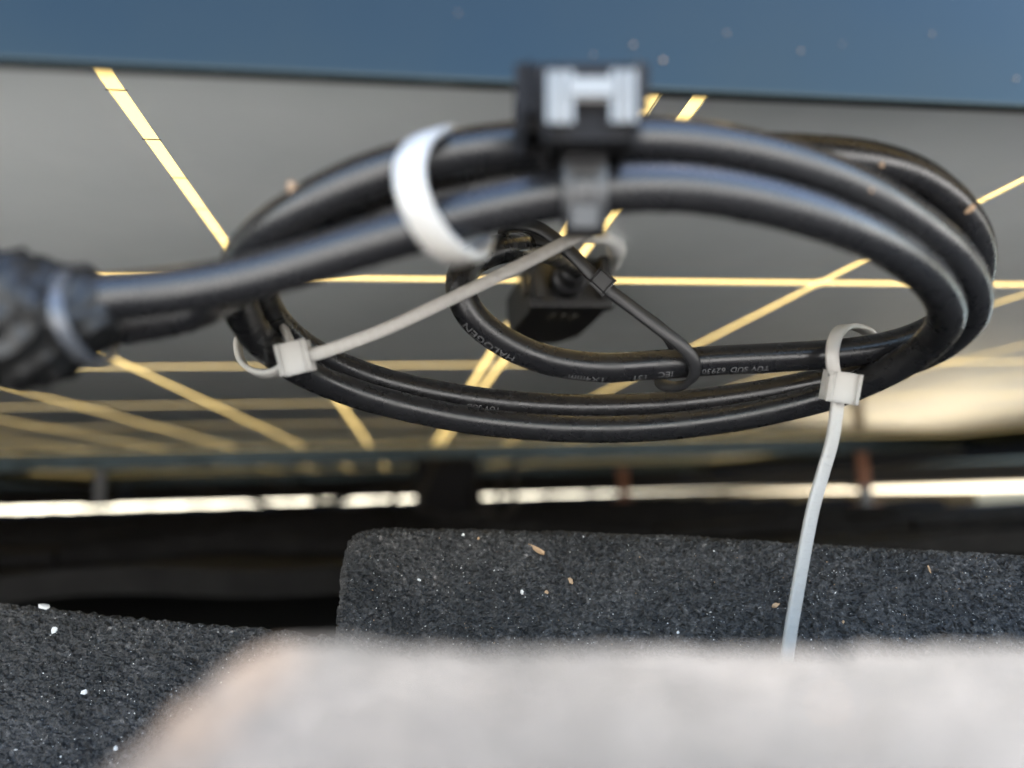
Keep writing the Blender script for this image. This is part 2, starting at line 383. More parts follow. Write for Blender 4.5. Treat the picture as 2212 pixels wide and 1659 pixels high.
# sunlit near tile the lens peeks over: plateau with a rounded left edge
xs = np.concatenate([np.linspace(-0.034, -0.004, 90), np.linspace(-0.0035, 0.30, 300)]); ys = np.concatenate([np.linspace(-0.045, 0.0, 40), np.linspace(0.001, 0.085, 240), np.linspace(0.087, 0.16, 60)])
X, Y = np.meshgrid(xs, ys)
edge = np.clip((-0.0075-X)/0.012, 0, 3)
lump = (fbm(X*55, Y*55, 4)-0.5)
Z = -0.0106-0.0053*np.clip(X/0.07, -0.3, 4) - 0.010*edge**1.6 + lump*0.0030
back = np.clip((Y-0.058)/0.020, 0, 2); Z = Z-0.0105*np.minimum(back, 1.6)**1.7
front = np.clip((-Y-0.0)/0.05, 0, 1); Z = Z-0.008*front
G = np.stack([X, Y, Z], -1)
G, _ = displace(G, 0.0009, 500, 0.0, 60)
wear = np.clip(1.6-np.abs(X+0.012)/0.004, 0, 1)*(Y > -0.02)
near_tile = grid_obj('roof_tile', G, M['tile'], roof, wear); near_tile['label'] = 'sunlit weathered grey tile close to the lens with orange worn left edge'

def bvh(o):
    return BVHTree.FromPolygons([o.matrix_world @ v.co for v in o.data.vertices], [tuple(p.vertices) for p in o.data.polygons])
B_mid, B_left, B_near = bvh(mid_tile), bvh(left_tile), bvh(near_tile)
def surf(B, px, py):
    h = B.ray_cast(Vector((0, 0, 0)), ray(px, py).normalized()); return h[0], h[1]

# ------------------------------------------------------------------ solar panels
s_, a_, h_, k0_, x0_, g_ = 0.200, 0.1068, 0.0806, 0.2848, 0.0515, 0.0106
GX, GY = 0.0033, 0.0056
FZ = 0.0510          # bottom edge of the frame
def cell_mesh(wx, wy, ch=0.0024):
    z0, z1 = -0.0003, 0.0006; hx, hy = wx/2, wy/2
    pr = [(-hx+ch, -hy), (hx-ch, -hy), (hx, -hy+ch), (hx, hy-ch), (hx-ch, hy), (-hx+ch, hy), (-hx, hy-ch), (-hx, -hy+ch)]
    V = [(x, y, z0) for x, y in pr]+[(x, y, z1) for x, y in pr]
    F_ = [tuple(range(8))[::-1], tuple(range(8, 16))]+[(i, (i+1) % 8, (i+1) % 8+8, i+8) for i in range(8)]
    me = bpy.data.meshes.new('solar_cell'); me.from_pydata(V, [], F_); me.update(); me.materials.append(M['cell']); return me
YN = 0.090                                   # near edge of the panel
YROWS = [YN+0.006]+[k0_+k*s_ for k in range(5)]+[k0_+5*s_]
NH = 9                                       # half cells each side of the middle
XL = [x0_-i*a_ for i in range(NH+1)]; XR = [x0_+g_+i*a_ for i in range(NH+1)]
XMIN, XMAX = XL[-1]-0.012, XR[-1]+0.012
YF = YROWS[-1]+0.014
def panel(label, dx, dy, detail, group):
    p = empty('solar_module', (dx, dy, h_))
    loc = lambda x, y, z: (x, y, z-h_)
    def bx(name, a, b, m, bev=0.0):
        o = box(name, a, b, m, None, bev); o.parent = p; return o
    # frame: wall, with a ledge that carries the laminate
    t = 0.0022
    for nm, a, b in (('near', (XMIN, YN, FZ-h_), (XMAX, YN+t, 0.007)), ('far', (XMIN, YF-t, FZ-h_), (XMAX, YF, 0.007)),
                     ('l', (XMIN, YN+t+.0004, FZ-h_), (XMIN+t, YF-t-.0004, 0.007)), ('r', (XMAX-t, YN+t+.0004, FZ-h_), (XMAX, YF-t-.0004, 0.007))):
        bx('frame_rail', a, b, M['frame'], 0.0004)
    bs = new_obj('back_sheet', [(XMIN+t, YN+t, 0), (XMAX-t, YN+t, 0), (XMAX-t, YF-t, 0), (XMIN+t, YF-t, 0)], [(0, 1, 2, 3)], M['sheet'], p, False)
    gl = new_obj('front_glass', [(XMIN+t, YN+t, 0.004), (XMAX-t, YN+t, 0.004), (XMAX-t, YF-t, 0.004), (XMIN+t, YF-t, 0.004)], [(0, 1, 2, 3)], M['glass'], p, False)
    cols = [(XL[i+1], XL[i]) for i in range(NH)]+[(XR[i], XR[i+1]) for i in range(NH)]
    cache = {}; V = []; Fc = []
    for j in range(6):
        ya, yb = YROWS[j], YROWS[j+1]; wy = yb-ya-GY
        if j not in cache: cache[j] = cell_mesh(a_-GX, wy)
        for (xa, xb) in cols:
            if detail:
                o = bpy.data.objects.new('solar_cell', cache[j]); C.objects.link(o); o.parent = p; o.location = ((xa+xb)/2, (ya+yb)/2, 0)
            else:
                k = len(V); V += [(v.co.x+(xa+xb)/2, v.co.y+(ya+yb)/2, v.co.z) for v in cache[j].vertices]; Fc += [tuple(i+k for i in f.vertices) for f in cache[j].polygons]
    if not detail:
        o = new_obj('solar_cells', V, Fc, M['cell'], p, False); o['kind'] = 'stuff'
    # dark ribbon cover in the middle gap
    for j in range(6):
        bx('bus_ribbon', (x0_+GX*0.62, YROWS[j]+GY*0.5, -0.0006), (x0_+g_-GX*0.62, YROWS[j+1]-GY*0.5, 0.0009), M['cell'])
    if detail:       # solder ribbons crossing the gaps between half cells
        V = []; Fc = []
        for xg in XL[1:-1]+XR[1:-1]:
            for j in range(6):
                y = YROWS[j]+0.012
                while y < YROWS[j+1]-0.006:
                    k = len(V); V += [(xg-GX*.62, y-.0003, -.00034), (xg+GX*.62, y-.0003, -.00034), (xg+GX*.62, y+.0003, -.00034), (xg-GX*.62, y+.0003, -.00034)]; Fc.append((k+3, k+2, k+1, k)); y += 0.0215
        o = new_obj('solder_ribbons', V, Fc, M['ribbon'], p, False); o['kind'] = 'stuff'
    tag(p, label, 'solar panel', group)
    return p
pw, ph = XMAX-XMIN+0.02, YF-YN+0.005
GP = 'solar panels mounted over the roof'
near_panel = panel('underside of the near solar panel, dark cells with glowing yellow gaps above the cable coil', 0, 0, True, GP)
for (i, j, lb) in ((-1, 0, 'solar panel beside the near panel, beyond its frame at the far left'), (0, 1, 'second solar panel up the roof behind the near panel'), (-1, 1, 'solar panel diagonally up the roof to the far left'),
                   (0, 2, 'farthest middle solar panel just above the bright slit'), (-1, 2, 'farthest solar panel at the left end of the slit'), (1, 2, 'farthest solar panel at the right end of the slit')):
    panel(lb, i*pw, j*ph, False, GP)

# junction box glued under the near panel
jb = bevel_box('junction_box', (0, 0, 0), XYZ, (1, 1, 1), M['black'], bev=0)
bpy.data.objects.remove(jb)
f0 = onplane(850/1.7015*.5486+1600*.5486, 661, 2, 0.0625); f1 = onplane(1375/1.7015*.5486+1600*.5486, 661, 2, 0.0625)
yb = onplane(1195, 745, 2, 0.0625).y
jx0, jx1, jy0 = f0.x, f1.x, (f0.y+f1.y)/2
def poly_prism(name, pts, z0, z1, m, parent, bev=0.0006):
    bm = bmesh.new(); vs_ = [bm.verts.new((x, y, z0)) for x, y in pts]; f = bm.faces.new(vs_)
    r_ = bmesh.ops.extrude_face_region(bm, geom=[f]); 
    for v in [e for e in r_['geom'] if isinstance(e, bmesh.types.BMVert)]: v.co.z = z1
    bmesh.ops.recalc_face_normals(bm, faces=bm.faces)
    if bev: bmesh.ops.bevel(bm, geom=list(bm.edges), offset=bev, segments=2, affect='EDGES', profile=0.6)
    me = bpy.data.meshes.new(name); bm.to_mesh(me); bm.free(); me.materials.append(m)
    o = bpy.data.objects.new(name, me); C.objects.link(o)
    if parent: adopt(o, parent)
    return o
def sub(child, part, root):      # sub-part of a part whose own matrix only carries the root's inverse
    child.parent = part; child.matrix_parent_inverse = Matrix.Identity(4); return child
jb = poly_prism('junction_box', [(jx0, jy0+.004), (jx1, jy0+.004), (jx1+.001, yb-.016), (jx1-.007, yb), (jx0+.003, yb), (jx0-.001, yb-.012)], 0.0628, 0.0802, M['black'], near_panel)
lip = poly_prism('lid', [(jx0-.0012, jy0), (jx1+.0012, jy0), (jx1+.0012, jy0+.006), (jx0-.0012, jy0+.006)], 0.0622, 0.0652, M['black'], None, 0.0005); sub(lip, jb, near_panel)
cxj = (jx0+jx1)/2
for (r0, r1, y0_, y1_, nm) in ((0.0062, 0.0062, -0.004, 0.0045, 'gland_nut'), (0.0048, 0.0044, -0.011, -0.0035, 'gland')):
    p_ = [Vector((cxj-.001, jy0+y0_+(y1_-y0_)*k/6, 0.0722)) for k in range(7)]
    sub(tube(nm, p_, r0, M['black'], None, 20, rad=lambda t, a=r0, b_=r1: a+(b_-a)*(1-t)), jb, near_panel)
for sx in (-1, 1):
    w0 = cxj+sx*(jx1-jx0)*.42
    o = poly_prism('latch_rib', [(w0-.0016, jy0-.003), (w0+.0016, jy0-.003), (w0+.0016, jy0+.004), (w0-.0016, jy0+.004)], 0.0652, 0.0795, M['black'], None, 0.0005); sub(o, jb, near_panel)
for kx in (-.004, 0, .004):
    o = poly_prism('vent_slot', [(cxj+kx-.0009, jy0+.014), (cxj+kx+.0009, jy0+.014), (cxj+kx+.0009, jy0+.022), (cxj+kx-.0009, jy0+.022)], 0.0623, 0.0632, M['ribbon'], None, 0); sub(o, jb, near_panel)
o = poly_prism('diode_clip', [(jx0-.0026, jy0+.004), (jx0-.0012, jy0+.004), (jx0-.0012, jy0+.010), (jx0-.0026, jy0+.010)], 0.068, 0.0745, M['black'], None, 0); sub(o, jb, near_panel)
# silicone squeezed out around the upper right of the box
bead = [onplane(x, y, 2, 0.0788) for x, y in ((1232, 512), (1262, 509), (1300, 513), (1324, 524), (1333, 545), (1326, 566), (1312, 588))]
bd = tube('silicone_bead', smooth_pts(catmull(bead, 0.0008), 2), 0.002, M['silicone'], None, 12, rad=lambda t: 0.0016+0.0012*math.sin(math.pi*t)+0.0004*math.sin(17*t)); sub(bd, jb, near_panel)

# ------------------------------------------------------------------ the coiled cable
CAB = [(40, 705, 96), (200, 648, 97), (330, 634, 99), (480, 612, 100), (620, 578, 100), (760, 535, 99), (900, 494, 98), (1040, 456, 98), (1180, 426, 98), (1320, 409, 98), (1460, 406, 99), (1600, 425, 101), (1740, 460, 104), (1860, 504, 109), (1960, 560, 116), (2025, 622, 125), (2045, 685, 135), (2005, 745, 147), (1920, 800, 157), (1790, 855, 165), (1600, 900, 171), (1400, 924, 174), (1200, 925, 175), (1000, 905, 172), (800, 860, 166), (660, 805, 156), (570, 742, 144), (522, 672, 132), (512, 602, 121), (542, 535, 112), (625, 468, 106), (745, 403, 103), (880, 355, 102), (1020, 325, 102), (1180, 308, 103), (1320, 302, 103), (1460, 305, 104), (1600, 325, 106), (1740, 362, 109), (1860, 410, 113), (1960, 468, 118), (2055, 545, 125), (2100, 620, 133), (2092, 690, 142), (2020, 752, 152), (1920, 792, 163), (1780, 824, 171), (1600, 857, 176.5), (1400, 877, 179.5), (1200, 879, 180.5), (1000, 860, 178.5), (820, 822, 172.5), (690, 770, 163), (610, 712, 152), (568, 650, 141), (564, 590, 130), (607, 528, 121), (700, 458, 114), (830, 402, 111), (980, 368, 110), (1180, 345, 111), (1400, 332, 113), (1580, 328, 116), (1756, 335, 119), (1870, 345, 123), (1970, 375, 128), (2055, 435, 134), (2105, 510, 141), (2112, 580, 148), (2085, 650, 154), (2020, 710, 158), (1930, 745, 160), (1830, 762, 161), (1700, 771, 161), (1560, 778, 161), (1420, 788, 161), (1300, 794, 161), (1190, 780, 160), (1100, 745, 158), (1025, 690, 156), (994, 630, 155), (1003, 580, 156), (1050, 547, 160), (1115, 533, 168), (1170, 540, 190), (1205, 555, 225)]
CR = 0.00312
pth = [P(*q) for q in CAB]; pth.append(Vector((cxj-.001, jy0-.012, .0722))); pth.append(Vector((cxj-.001, jy0-.006, .0722)))
path = smooth_pts(catmull(pth, 0.0012), 4)
cable = tube('solar_cable', path, CR, M['rubber'], None, 24)
tag(cable, 'black round solar cable looped into a coil, ending at the junction box', 'cable')
arc = [0.0]
for i in range(1, len(path)): arc.append(arc[-1]+(path[i]-path[i-1]).length)
T_, N_ = frames(path)
def nearest(px, py, lo, hi):
    best = None
    for i in range(int(lo*len(path)), int(hi*len(path))):
        q = path[i]; d = q.dot(FW); x = CX+q.dot(RI)/d*F2; y = CY-q.dot(UP)/d*F2; e = (x-px)**2+(y-py)**2
        if best is None or e < best[0]: best = (e, i)
    return best[1]
def cable_text(body, px, py, lo, hi, size, roll_px):
    """letters printed on the sheath, centred at a pixel; roll_px = pixels below the axis where the print shows"""
    i0 = nearest(px, py, lo, hi); q = path[i0]; t = T_[i0]
    view = (-q).normalized(); view = (view-t*view.dot(t)).normalized()
    side = t.cross(view)
    if side.dot(UP) > 0: side = -side                       # side points down in the picture
    ang0 = math.asin(max(-1, min(1, roll_px)))
    cu = bpy.data.curves.new('t', 'FONT'); cu.body = body; cu.size = size; cu.align_x = 'CENTER'; cu.align_y = 'CENTER'; cu.resolution_u = 3; cu.space_character = 1.05
    to = bpy.data.objects.new('t', cu); C.objects.link(to); dg = bpy.context.evaluated_depsgraph_get()
    me = bpy.data.meshes.new_from_object(to.evaluated_get(dg)); bpy.data.objects.remove(to)
    bm = bmesh.new(); bm.from_mesh(me); bmesh.ops.subdivide_edges(bm, edges=[e for e in bm.edges if e.calc_length() > size*.25], cuts=2)
    bm.verts.ensure_lookup_table()
    sgn = 1 if t.dot(RI) > 0 else -1
    # upside-down print: text runs right to left in the picture with its feet up
    for v in bm.verts:
        s = arc[i0] - sgn*v.co.x; i = min(range(max(0, i0-60), min(len(arc), i0+60)), key=lambda k: abs(arc[k]-s))
        c = path[i]; ti = T_[i]; c = c+ti*(s-arc[i])
        vw = (-c).normalized(); vw = (vw-ti*vw.dot(ti)).normalized(); sd = ti.cross(vw)
        if sd.dot(UP) > 0: sd = -sd
        a = ang0+v.co.y/CR
        v.co = c+(vw*math.cos(a)+sd*math.sin(a))*(CR+0.00006)
    bm.to_mesh(me); bm.free(); me.materials.clear(); me.materials.append(M['print'])
    o = bpy.data.objects.new('printed_lettering', me); C.objects.link(o); o.parent = cable
    return o
for body, px, py, lo, hi, sz, rp in (('HALOGEN', 1105, 745, .88, .99, .0024, .72), ('1X4mm²', 1258, 790, .75, .99, .0023, .80), ('131', 1376, 790, .75, .99, .0021, .76), ('IEC', 1436, 786, .75, .99, .0021, .66),
                                     ('62930', 1530, 779, .75, .99, .0019, .66), ('TÜV SÜD', 1612, 775, .75, .99, .0019, .66), ('TÜV SÜD', 1040, 864, .55, .66, .0019, .5), ('Ltd', 1750, 836, .50, .60, .0022, .45)):
    cable_text(body, px, py, lo, hi, sz, rp)
# second lead from the wrapped joint, running behind the coil
p2 = smooth_pts(catmull([P(*q) for q in ((120, 708, 101), (280, 694, 104), (400, 672, 109), (500, 632, 122), (580, 580, 126), (700, 520, 117), (830, 462, 112), (980, 416, 110), (1120, 388, 109), (1262, 374, 109))], .0012), 3)
tag(tube('solar_cable', p2, CR, M['rubber'], None, 20), 'second black cable emerging from the wrapped joint and running behind the coil', 'cable')

# ------------------------------------------------------------------ cable ties
def ring(name, pts, width, thick, wdir, m, parent): return strap(name, smooth_closed(catmull(pts, 0.0008, True)), width, thick, wdir, m, parent, True)
def smooth_closed(p, it=3):
    n = len(p)
    for _ in range(it): p = [(p[i-1]+p[i]*2+p[(i+1) % n])/4 for i in range(n)]
    return p
def teeth(name, p, width, wdir, side, pitch, m, parent):
    T, _ = frames(p); V = []; Fc = []; acc = 0
    for i in range(1, len(p)-1):
        acc += (p[i]-p[i-1]).length
        if acc < pitch: continue
        acc = 0; wv = (wdir-T[i]*wdir.dot(T[i])).normalized(); nv = T[i].cross(wv)*side; k = len(V)
        for a in (-width/2, width/2):
            V += [p[i]+wv*a-T[i]*pitch*.3, p[i]+wv*a-T[i]*pitch*.15+nv*.00068, p[i]+wv*a+T[i]*pitch*.15+nv*.00068, p[i]+wv*a+T[i]*pitch*.3]
        Fc += [(k, k+1, k+5, k+4), (k+1, k+2, k+6, k+5), (k+2, k+3, k+7, k+6), (k, k+3, k+2, k+1), (k+4, k+5, k+6, k+7)]
    o = new_obj(name, V, Fc, m, parent, False); o['kind'] = 'stuff'; return o
def head(center, along, face, size, m, parent):
    a = along.normalized(); f = (face-a*face.dot(a)).normalized(); s = a.cross(f)
    o = bevel_box('head', center, (s, a, f), size, m, None, bev=size[0]*.19, seg=3); o.parent = parent; return o
GT = 'nylon ties on the cable coil'
# wide tie round the near strands
t1 = empty('cable_tie')
ring('band', [P(*q) for q in ((952, 284, 101), (905, 308, 93), (883, 362, 89), (893, 430, 88.5), (925, 495, 90), (972, 545, 93), (1018, 560, 98), (1040, 520, 108), (1030, 440, 116), (1010, 360, 117), (985, 302, 110))], 0.0036, 0.0011, T_[nearest(950, 480, 0, .2)], M['nylon'], t1)
tag(t1, 'broad white nylon tie wrapped round the near strands beside the metal clip', 'cable tie', GT)
# tie with the long end reaching across the coil
t2 = empty('cable_tie'); vdir = (P(637, 772, 142)-P(1240, 512, 150)).normalized()
ring('band', [P(*q) for q in ((634, 762, 142), (622, 728, 144), (606, 690, 150), (590, 652, 157), (550, 676, 164), (516, 732, 163), (522, 780, 158), (556, 806, 150), (602, 802, 144))], 0.0025, 0.0011, T_[nearest(590, 755, .25, .45)], M['nylon'], t2)
tail = smooth_pts(catmull([P(*q) for q in ((640, 776, 140), (720, 753, 141), (830, 712, 142), (960, 652, 143), (1090, 590, 144), (1180, 545, 144), (1245, 512, 143), (1275, 500, 142))], .0008), 4)
wd = (UP*0.9+RI*0.3)
strap('tail', tail, 0.0024, 0.0011, wd, M['nylon'], t2); teeth('teeth', tail, 0.0015, wd, 1, 0.001, M['nylon'], t2)
head(P(638, 773, 140.5), P(720, 753, 141)-P(600, 782, 141), -FW, (0.0042, 0.0042, 0.0036), M['nylon'], t2)
tag(t2, 'clear nylon tie whose straight end crosses the coil from its left turn to the clip', 'cable tie', GT)
# tie with the end hanging down
t3 = empty('cable_tie')
ring('band', [P(*q) for q in ((1812, 832, 155), (1800, 800, 153.5), (1798, 752, 153.5), (1812, 716, 156), (1838, 705, 161), (1880, 722, 171), (1906, 780, 174), (1910, 818, 170), (1870, 846, 164), (1835, 852, 159))], 0.0026, 0.0011, T_[nearest(1815, 763, .7, .9)], M['nylon'], t3)
tail = smooth_pts(catmull([P(*q) for q in ((1814, 838, 154), (1808, 880, 154), (1798, 950, 154.5), (1778, 1020, 155), (1757, 1095, 155), (1740, 1180, 155), (1724, 1270, 155), (1710, 1350, 155), (1700, 1420, 155), (1692, 1480, 155))], .0008), 4)
wd = RI*1.0+FW*0.25
strap('tail', tail, 0.0028, 0.0012, wd, M['nylon'], t3); teeth('teeth', tail, 0.0018, wd, 1, 0.0011, M['nylon'], t3)
head(P(1816, 836, 153), P(1800, 900, 154)-P(1818, 800, 153), -FW, (0.0047, 0.0042, 0.0038), M['nylon'], t3)
tag(t3, 'clear nylon tie hanging its long end down in front of the gritty tile', 'cable tie', GT)
# black tie across the small loop
t4 = empty('cable_tie')
bp_ = [P(*q) for q in ((1142, 488, 157), (1172, 497, 155.5), (1232, 545, 155), (1297, 612, 155), (1370, 668, 155), (1430, 714, 154.5), (1476, 750, 154.5), (1502, 788, 156), (1492, 824, 159), (1455, 836, 163), (1424, 822, 168), (1462, 775, 169), (1436, 718, 166), (1362, 662, 166), (1292, 608, 167), (1220, 538, 170), (1130, 512, 172), (1088, 505, 168), (1100, 488, 161))]
bw = (RI*0.8+UP*0.6)
strap('band', smooth_closed(catmull(bp_, .0008, True)), 0.0026, 0.0014, bw, M['black'], t4, True)
head(P(1300, 608, 154), P(1370, 668, 154)-P(1232, 545, 154), -FW, (0.0029, 0.0032, 0.0018), M['black'], t4)
tag(t4, 'black plastic tie pulled straight across the small loop by the junction box', 'cable tie', GT)
# tie on the wrapped joint
t5 = empty('cable_tie')
ring('band', [P(*q) for q in ((150, 580, 98), (126, 612, 90), (120, 660, 87), (134, 712, 87), (166, 758, 89), (208, 786, 95), (240, 760, 106), (240, 690, 113), (215, 610, 110), (185, 575, 104))], 0.0015, 0.0009, P(240, 660, 99)-P(0, 695, 96), M['greytie'], t5)
tag(t5, 'thin greyish nylon tie round the wrinkled black joint', 'cable tie', GT)

# wrapped joint at the left
ax_ = catmull([P(*q) for q in ((-330, 735, 93), (-150, 715, 94), (0, 697, 95), (110, 683, 96.5), (180, 668, 97.5), (235, 652, 98.5))], 0.0006)
Tn, Nn = frames(ax_); V = []; Fc = []; seg = 64
for i, q in enumerate(ax_):
    u = i/(len(ax_)-1); rr = 0.0086 if u < .70 else 0.0086-((u-.70)/.30)**1.3*0.0046; B = Tn[i].cross(Nn[i])
    for k in range(seg):
        a = 2*math.pi*k/seg
        nn = float(fbm(np.array([math.cos(a)*1.6+u*9+5]), np.array([math.sin(a)*1.6+u*3+9]), 4)[0])
        rd = abs(math.sin(a*6+u*17+nn*6))
        r2 = rr*(0.86+0.34*(nn-.5)+0.20*(1-rd)**1.5); V.append(q+(Nn[i]*math.cos(a)+B*math.sin(a))*r2)
for i in range(len(ax_)-1):
    for k in range(seg): Fc.append((i*seg+k, i*seg+(k+1) % seg, (i+1)*seg+(k+1) % seg, (i+1)*seg+k))
Fc.append(tuple((len(ax_)-1)*seg+k for k in range(seg)))
tag(new_obj('wrapped_joint', V, Fc, M['tape']), 'wrinkled glossy black wrapped cable joint at the left edge', 'cable joint')

# ------------------------------------------------------------------ edge clip on the near frame
cl = empty('cable_clip')
def pbox(name, x0, y0, x1, y1, d0, d1, m, bev=.0005, parent=None):
    """box facing the lens: pixel rectangle at distance d0, reaching back to d1 (mm)"""
    c = P((x0+x1)/2, (y0+y1)/2, d0); wx = (x1-x0)/F2*d0/1000; hy = (y1-y0)/F2*d0/1000; dp = (d1-d0)/1000
    o = bevel_box(name, c+FW*dp/2, (RI, UP, FW), (wx, hy, dp), m, None, bev=bev); o.parent = parent or cl; return o
pbox('base', 1142, 168, 1372, 216, 87, 99, M['dull'], .0016)
pbox('side_wing', 1134, 208, 1184, 258, 89, 99, M['dull'], .0012)
pbox('neck', 1188, 244, 1370, 288, 87, 99, M['dull'], .0008)
pbox('spring_prong', 1196, 168, 1224, 250, 85.5, 87.4, M['steel'], .0008)
pbox('spring_prong', 1334, 166, 1360, 248, 85.5, 87.4, M['steel'], .0008)
pbox('spring_bar', 1225, 178, 1333, 194, 85.3, 87, M['steel'], .0006)
st = smooth_pts(catmull([P(*q) for q in ((1262, 262, 106), (1262, 262, 100), (1262, 272, 97), (1262, 300, 95.2), (1263, 345, 93.8), (1263, 400, 93.3), (1263, 450, 94), (1263, 485, 95.5), (1263, 503, 98.5), (1263, 498, 104), (1263, 470, 112))], .0008), 3)
strap('strap', st, 0.0055, 0.0014, RI, M['black'], cl)
st2 = st[int(len(st)*.44):int(len(st)*.76)]
strap('tongue', [q-FW*.0011 for q in st2], 0.0034, 0.001, RI, M['black'], cl)
for yy in (446, 462, 478): pbox('grip_rib', 1236, yy, 1290, yy+8, 92.2, 93.2, M['black'], .0002)
tag(cl, 'black plastic clip with bright metal spring holding the coil to the panel frame', 'cable clip')

# ------------------------------------------------------------------ mounts and dark box far under the panels
def foot(px, py0, py1, Yd, m, label, wpx):
    a = onplane(px, py0, 1, Yd); b_ = onplane(px, py1, 1, Yd); wx = wpx/F2*Yd
    e = empty('mounting_bracket', (a.x, Yd, b_.z)); z0 = b_.z; z1 = max(a.z, z0+.01)
    def bx(name, p0, p1): o = box(name, p0, p1, m, None, .0008); adopt(o, e); return o
    bx('upright', (a.x-wx/2, Yd-.004, z0), (a.x+wx/2, Yd+.004, z1)); bx('foot_plate', (a.x-wx, Yd-.02, z0-.004), (a.x+wx, Yd+.03, z0-.0003)); bx('hook', (a.x-wx/2, Yd+.0043, z1-.005), (a.x+wx/2, Yd+.04, z1-.0003))
    tag(e, label, 'bracket', 'brackets carrying the panels'); return e
foot(218, 1003, 1090, 1.55, M['galv'], 'pale grey metal bracket standing in the slit at the far left', 20)
foot(1345, 1012, 1078, 2.3, M['rust'], 'thin brown bracket crossing the middle of the bright slit', 22)
foot(1860, 966, 1085, 1.35, M['rust'], 'tall brown bracket splitting the right part of the bright slit', 26)
foot(1868, 1050, 1095, 1.2, M['galv'], 'short pale bracket foot just below the tall brown bracket', 26)
# low rail across the far end of the array: upper edge of the bright slit
e = empty('screening_rail', (0, 2.78, 0.02)); ra = onplane(0, 1098, 1, 2.78); rb = onplane(2212, 1040, 1, 2.78)
dv_ = (rb-ra); L0 = ra-dv_*0.5; L1 = rb+dv_*0.12
V = []
for q in (L0, L1):
    for (dy, zz) in ((0, q.z), (.035, q.z), (.035, .0797), (0, .0797)): V.append((q.x, q.y+dy, zz))
o = new_obj('rail_profile', V, [(0, 1, 5, 4), (1, 2, 6, 5), (2, 3, 7, 6), (3, 0, 4, 7), (3, 2, 1, 0), (4, 5, 6, 7)], M['dull'], None, False); adopt(o, e)
tag(e, 'dark horizontal rail along the upper edge of the bright slit', 'rail')
e = empty('screening_rail', (1.06, 1.9, 0.03))  # added bar that blocks the bright sky sliver beyond the panel edge
o = box('rail_profile', (1.052, 0.9, 0.031), (1.068, 2.54, 0.0795), M['dull']); adopt(o, e)
tag(e, 'dark bar added under the panel edge at the far right to hide a sliver of sky', 'rail')
# dark optimiser box with cables hanging behind the far frame
ob = empty('optimiser_box', onplane(1000, 1060, 1, 1.30))
c0 = onplane(897, 985, 1, 1.26); c1 = onplane(1036, 1112, 1, 1.26)
bevel_box('housing', ((c0.x+c1.x)/2, 1.285, (c0.z+c1.z)/2), XYZ, (abs(c1.x-c0.x), .05, abs(c1.z-c0.z)*.95), M['dull'], ob, .012)
def lead(name, pts):
    o = tube(name, smooth_pts(catmull([onplane(x, y, 1, Y) for x, y, Y in pts], .004), 3), .0032, M['rubber'], None, 12); adopt(o, ob); return o
lead('lead', ((940, 1000, 1.25), (915, 1060, 1.22), (905, 1095, 1.2), (980, 1120, 1.2), (1060, 1098, 1.22), (1080, 1040, 1.25)))
lead('lead', ((1030, 1040, 1.25), (1045, 1100, 1.23), (1080, 1125, 1.22), (1108, 1100, 1.22), (1113, 1060, 1.24), (1110, 1000, 1.25)))
tag(ob, 'dark module box with drooping leads interrupting the slit near the centre', 'module box')

for pts, lb in ((((380, 1040, 2.0), (520, 1078, 2.0), (600, 1090, 2.0), (690, 1086, 2.0), (780, 1072, 2.0), (880, 1040, 2.0)), 'thin dark cable sagging across the slit left of the module box'),
                (((560, 1030, 1.7), (680, 1080, 1.7), (760, 1096, 1.7), (850, 1080, 1.7), (905, 1040, 1.7)), 'lowest dark cable dipping into the slit beside the module box')):
    tag(tube('hanging_cable', smooth_pts(catmull([onplane(x, y, 1, Y_) for x, y, Y_ in pts], .006), 3), .0034, M['rubber'], None, 12), lb, 'cable')

# ------------------------------------------------------------------ debris
def flake(px, py, B, size, m, label, aspect=1.0, name='debris_flake', pos=None, nrm=None):
    if pos is None: pos, nrm = surf(B, px, py)
    if pos is None: return
    if nrm.dot(pos) > 0: nrm = -nrm
    size *= 0.8
    bm = bmesh.new(); bmesh.ops.create_icosphere(bm, subdivisions=1, radius=1)
    q = nrm.to_track_quat('Z', 'Y'); rz = Matrix.Rotation(random.uniform(0, 6.28), 3, 'Z')
    for v in bm.verts:
        l = v.co*random.uniform(.7, 1.15); l = Vector((l.x*aspect, l.y, l.z*.4)); v.co = pos+nrm*size*.25+q @ (rz @ l)*size
    me = bpy.data.meshes.new(name); bm.to_mesh(me); bm.free(); me.materials.append(m)
    o = bpy.data.objects.new(name, me); C.objects.link(o); tag(o, label, 'debris', 'flakes and grit lying about'); return o
flake(1232, 1256, B_mid, .0011, M['tan'], 'tan seed flake, largest on the dark tile below the coil', 1.2)
flake(1181, 1279, B_mid, .0007, M['tan'], 'small tan crumb just left of the largest tan flake')
flake(1128, 1279, B_mid, .0007, M['pale'], 'white grain left of the two tan flakes on the dark tile', 1.4)
flake(1464, 1366, B_mid, .0006, M['pale'], 'white grain near the front edge left of the hanging tie')
flake(905, 1253, B_mid, .0005, M['pale'], 'tiny white grain near the worn left end of the dark tile', 1.5)
flake(1000, 1157, B_mid, .0006, M['pale'], 'white grain on the top edge of the dark tile', 1.5)
flake(1034, 1163, B_mid, .0006, M['tan'], 'brown crumb on the top edge of the dark tile')
flake(1675, 1308, B_mid, .0008, M['tan'], 'brown splinter just left of the hanging tie end', 1.8)
flake(1822, 1344, B_mid, .0006, M['tan'], 'pale brown crumb right of the hanging tie end')
flake(2006, 1230, B_mid, .0009, M['tan'], 'reddish flake on the tile far right of the tie', 1.6)
flake(1160, 1186, B_mid, .0012, M['tan'], 'dry stem piece on the dark tile under the coil', 3.0)
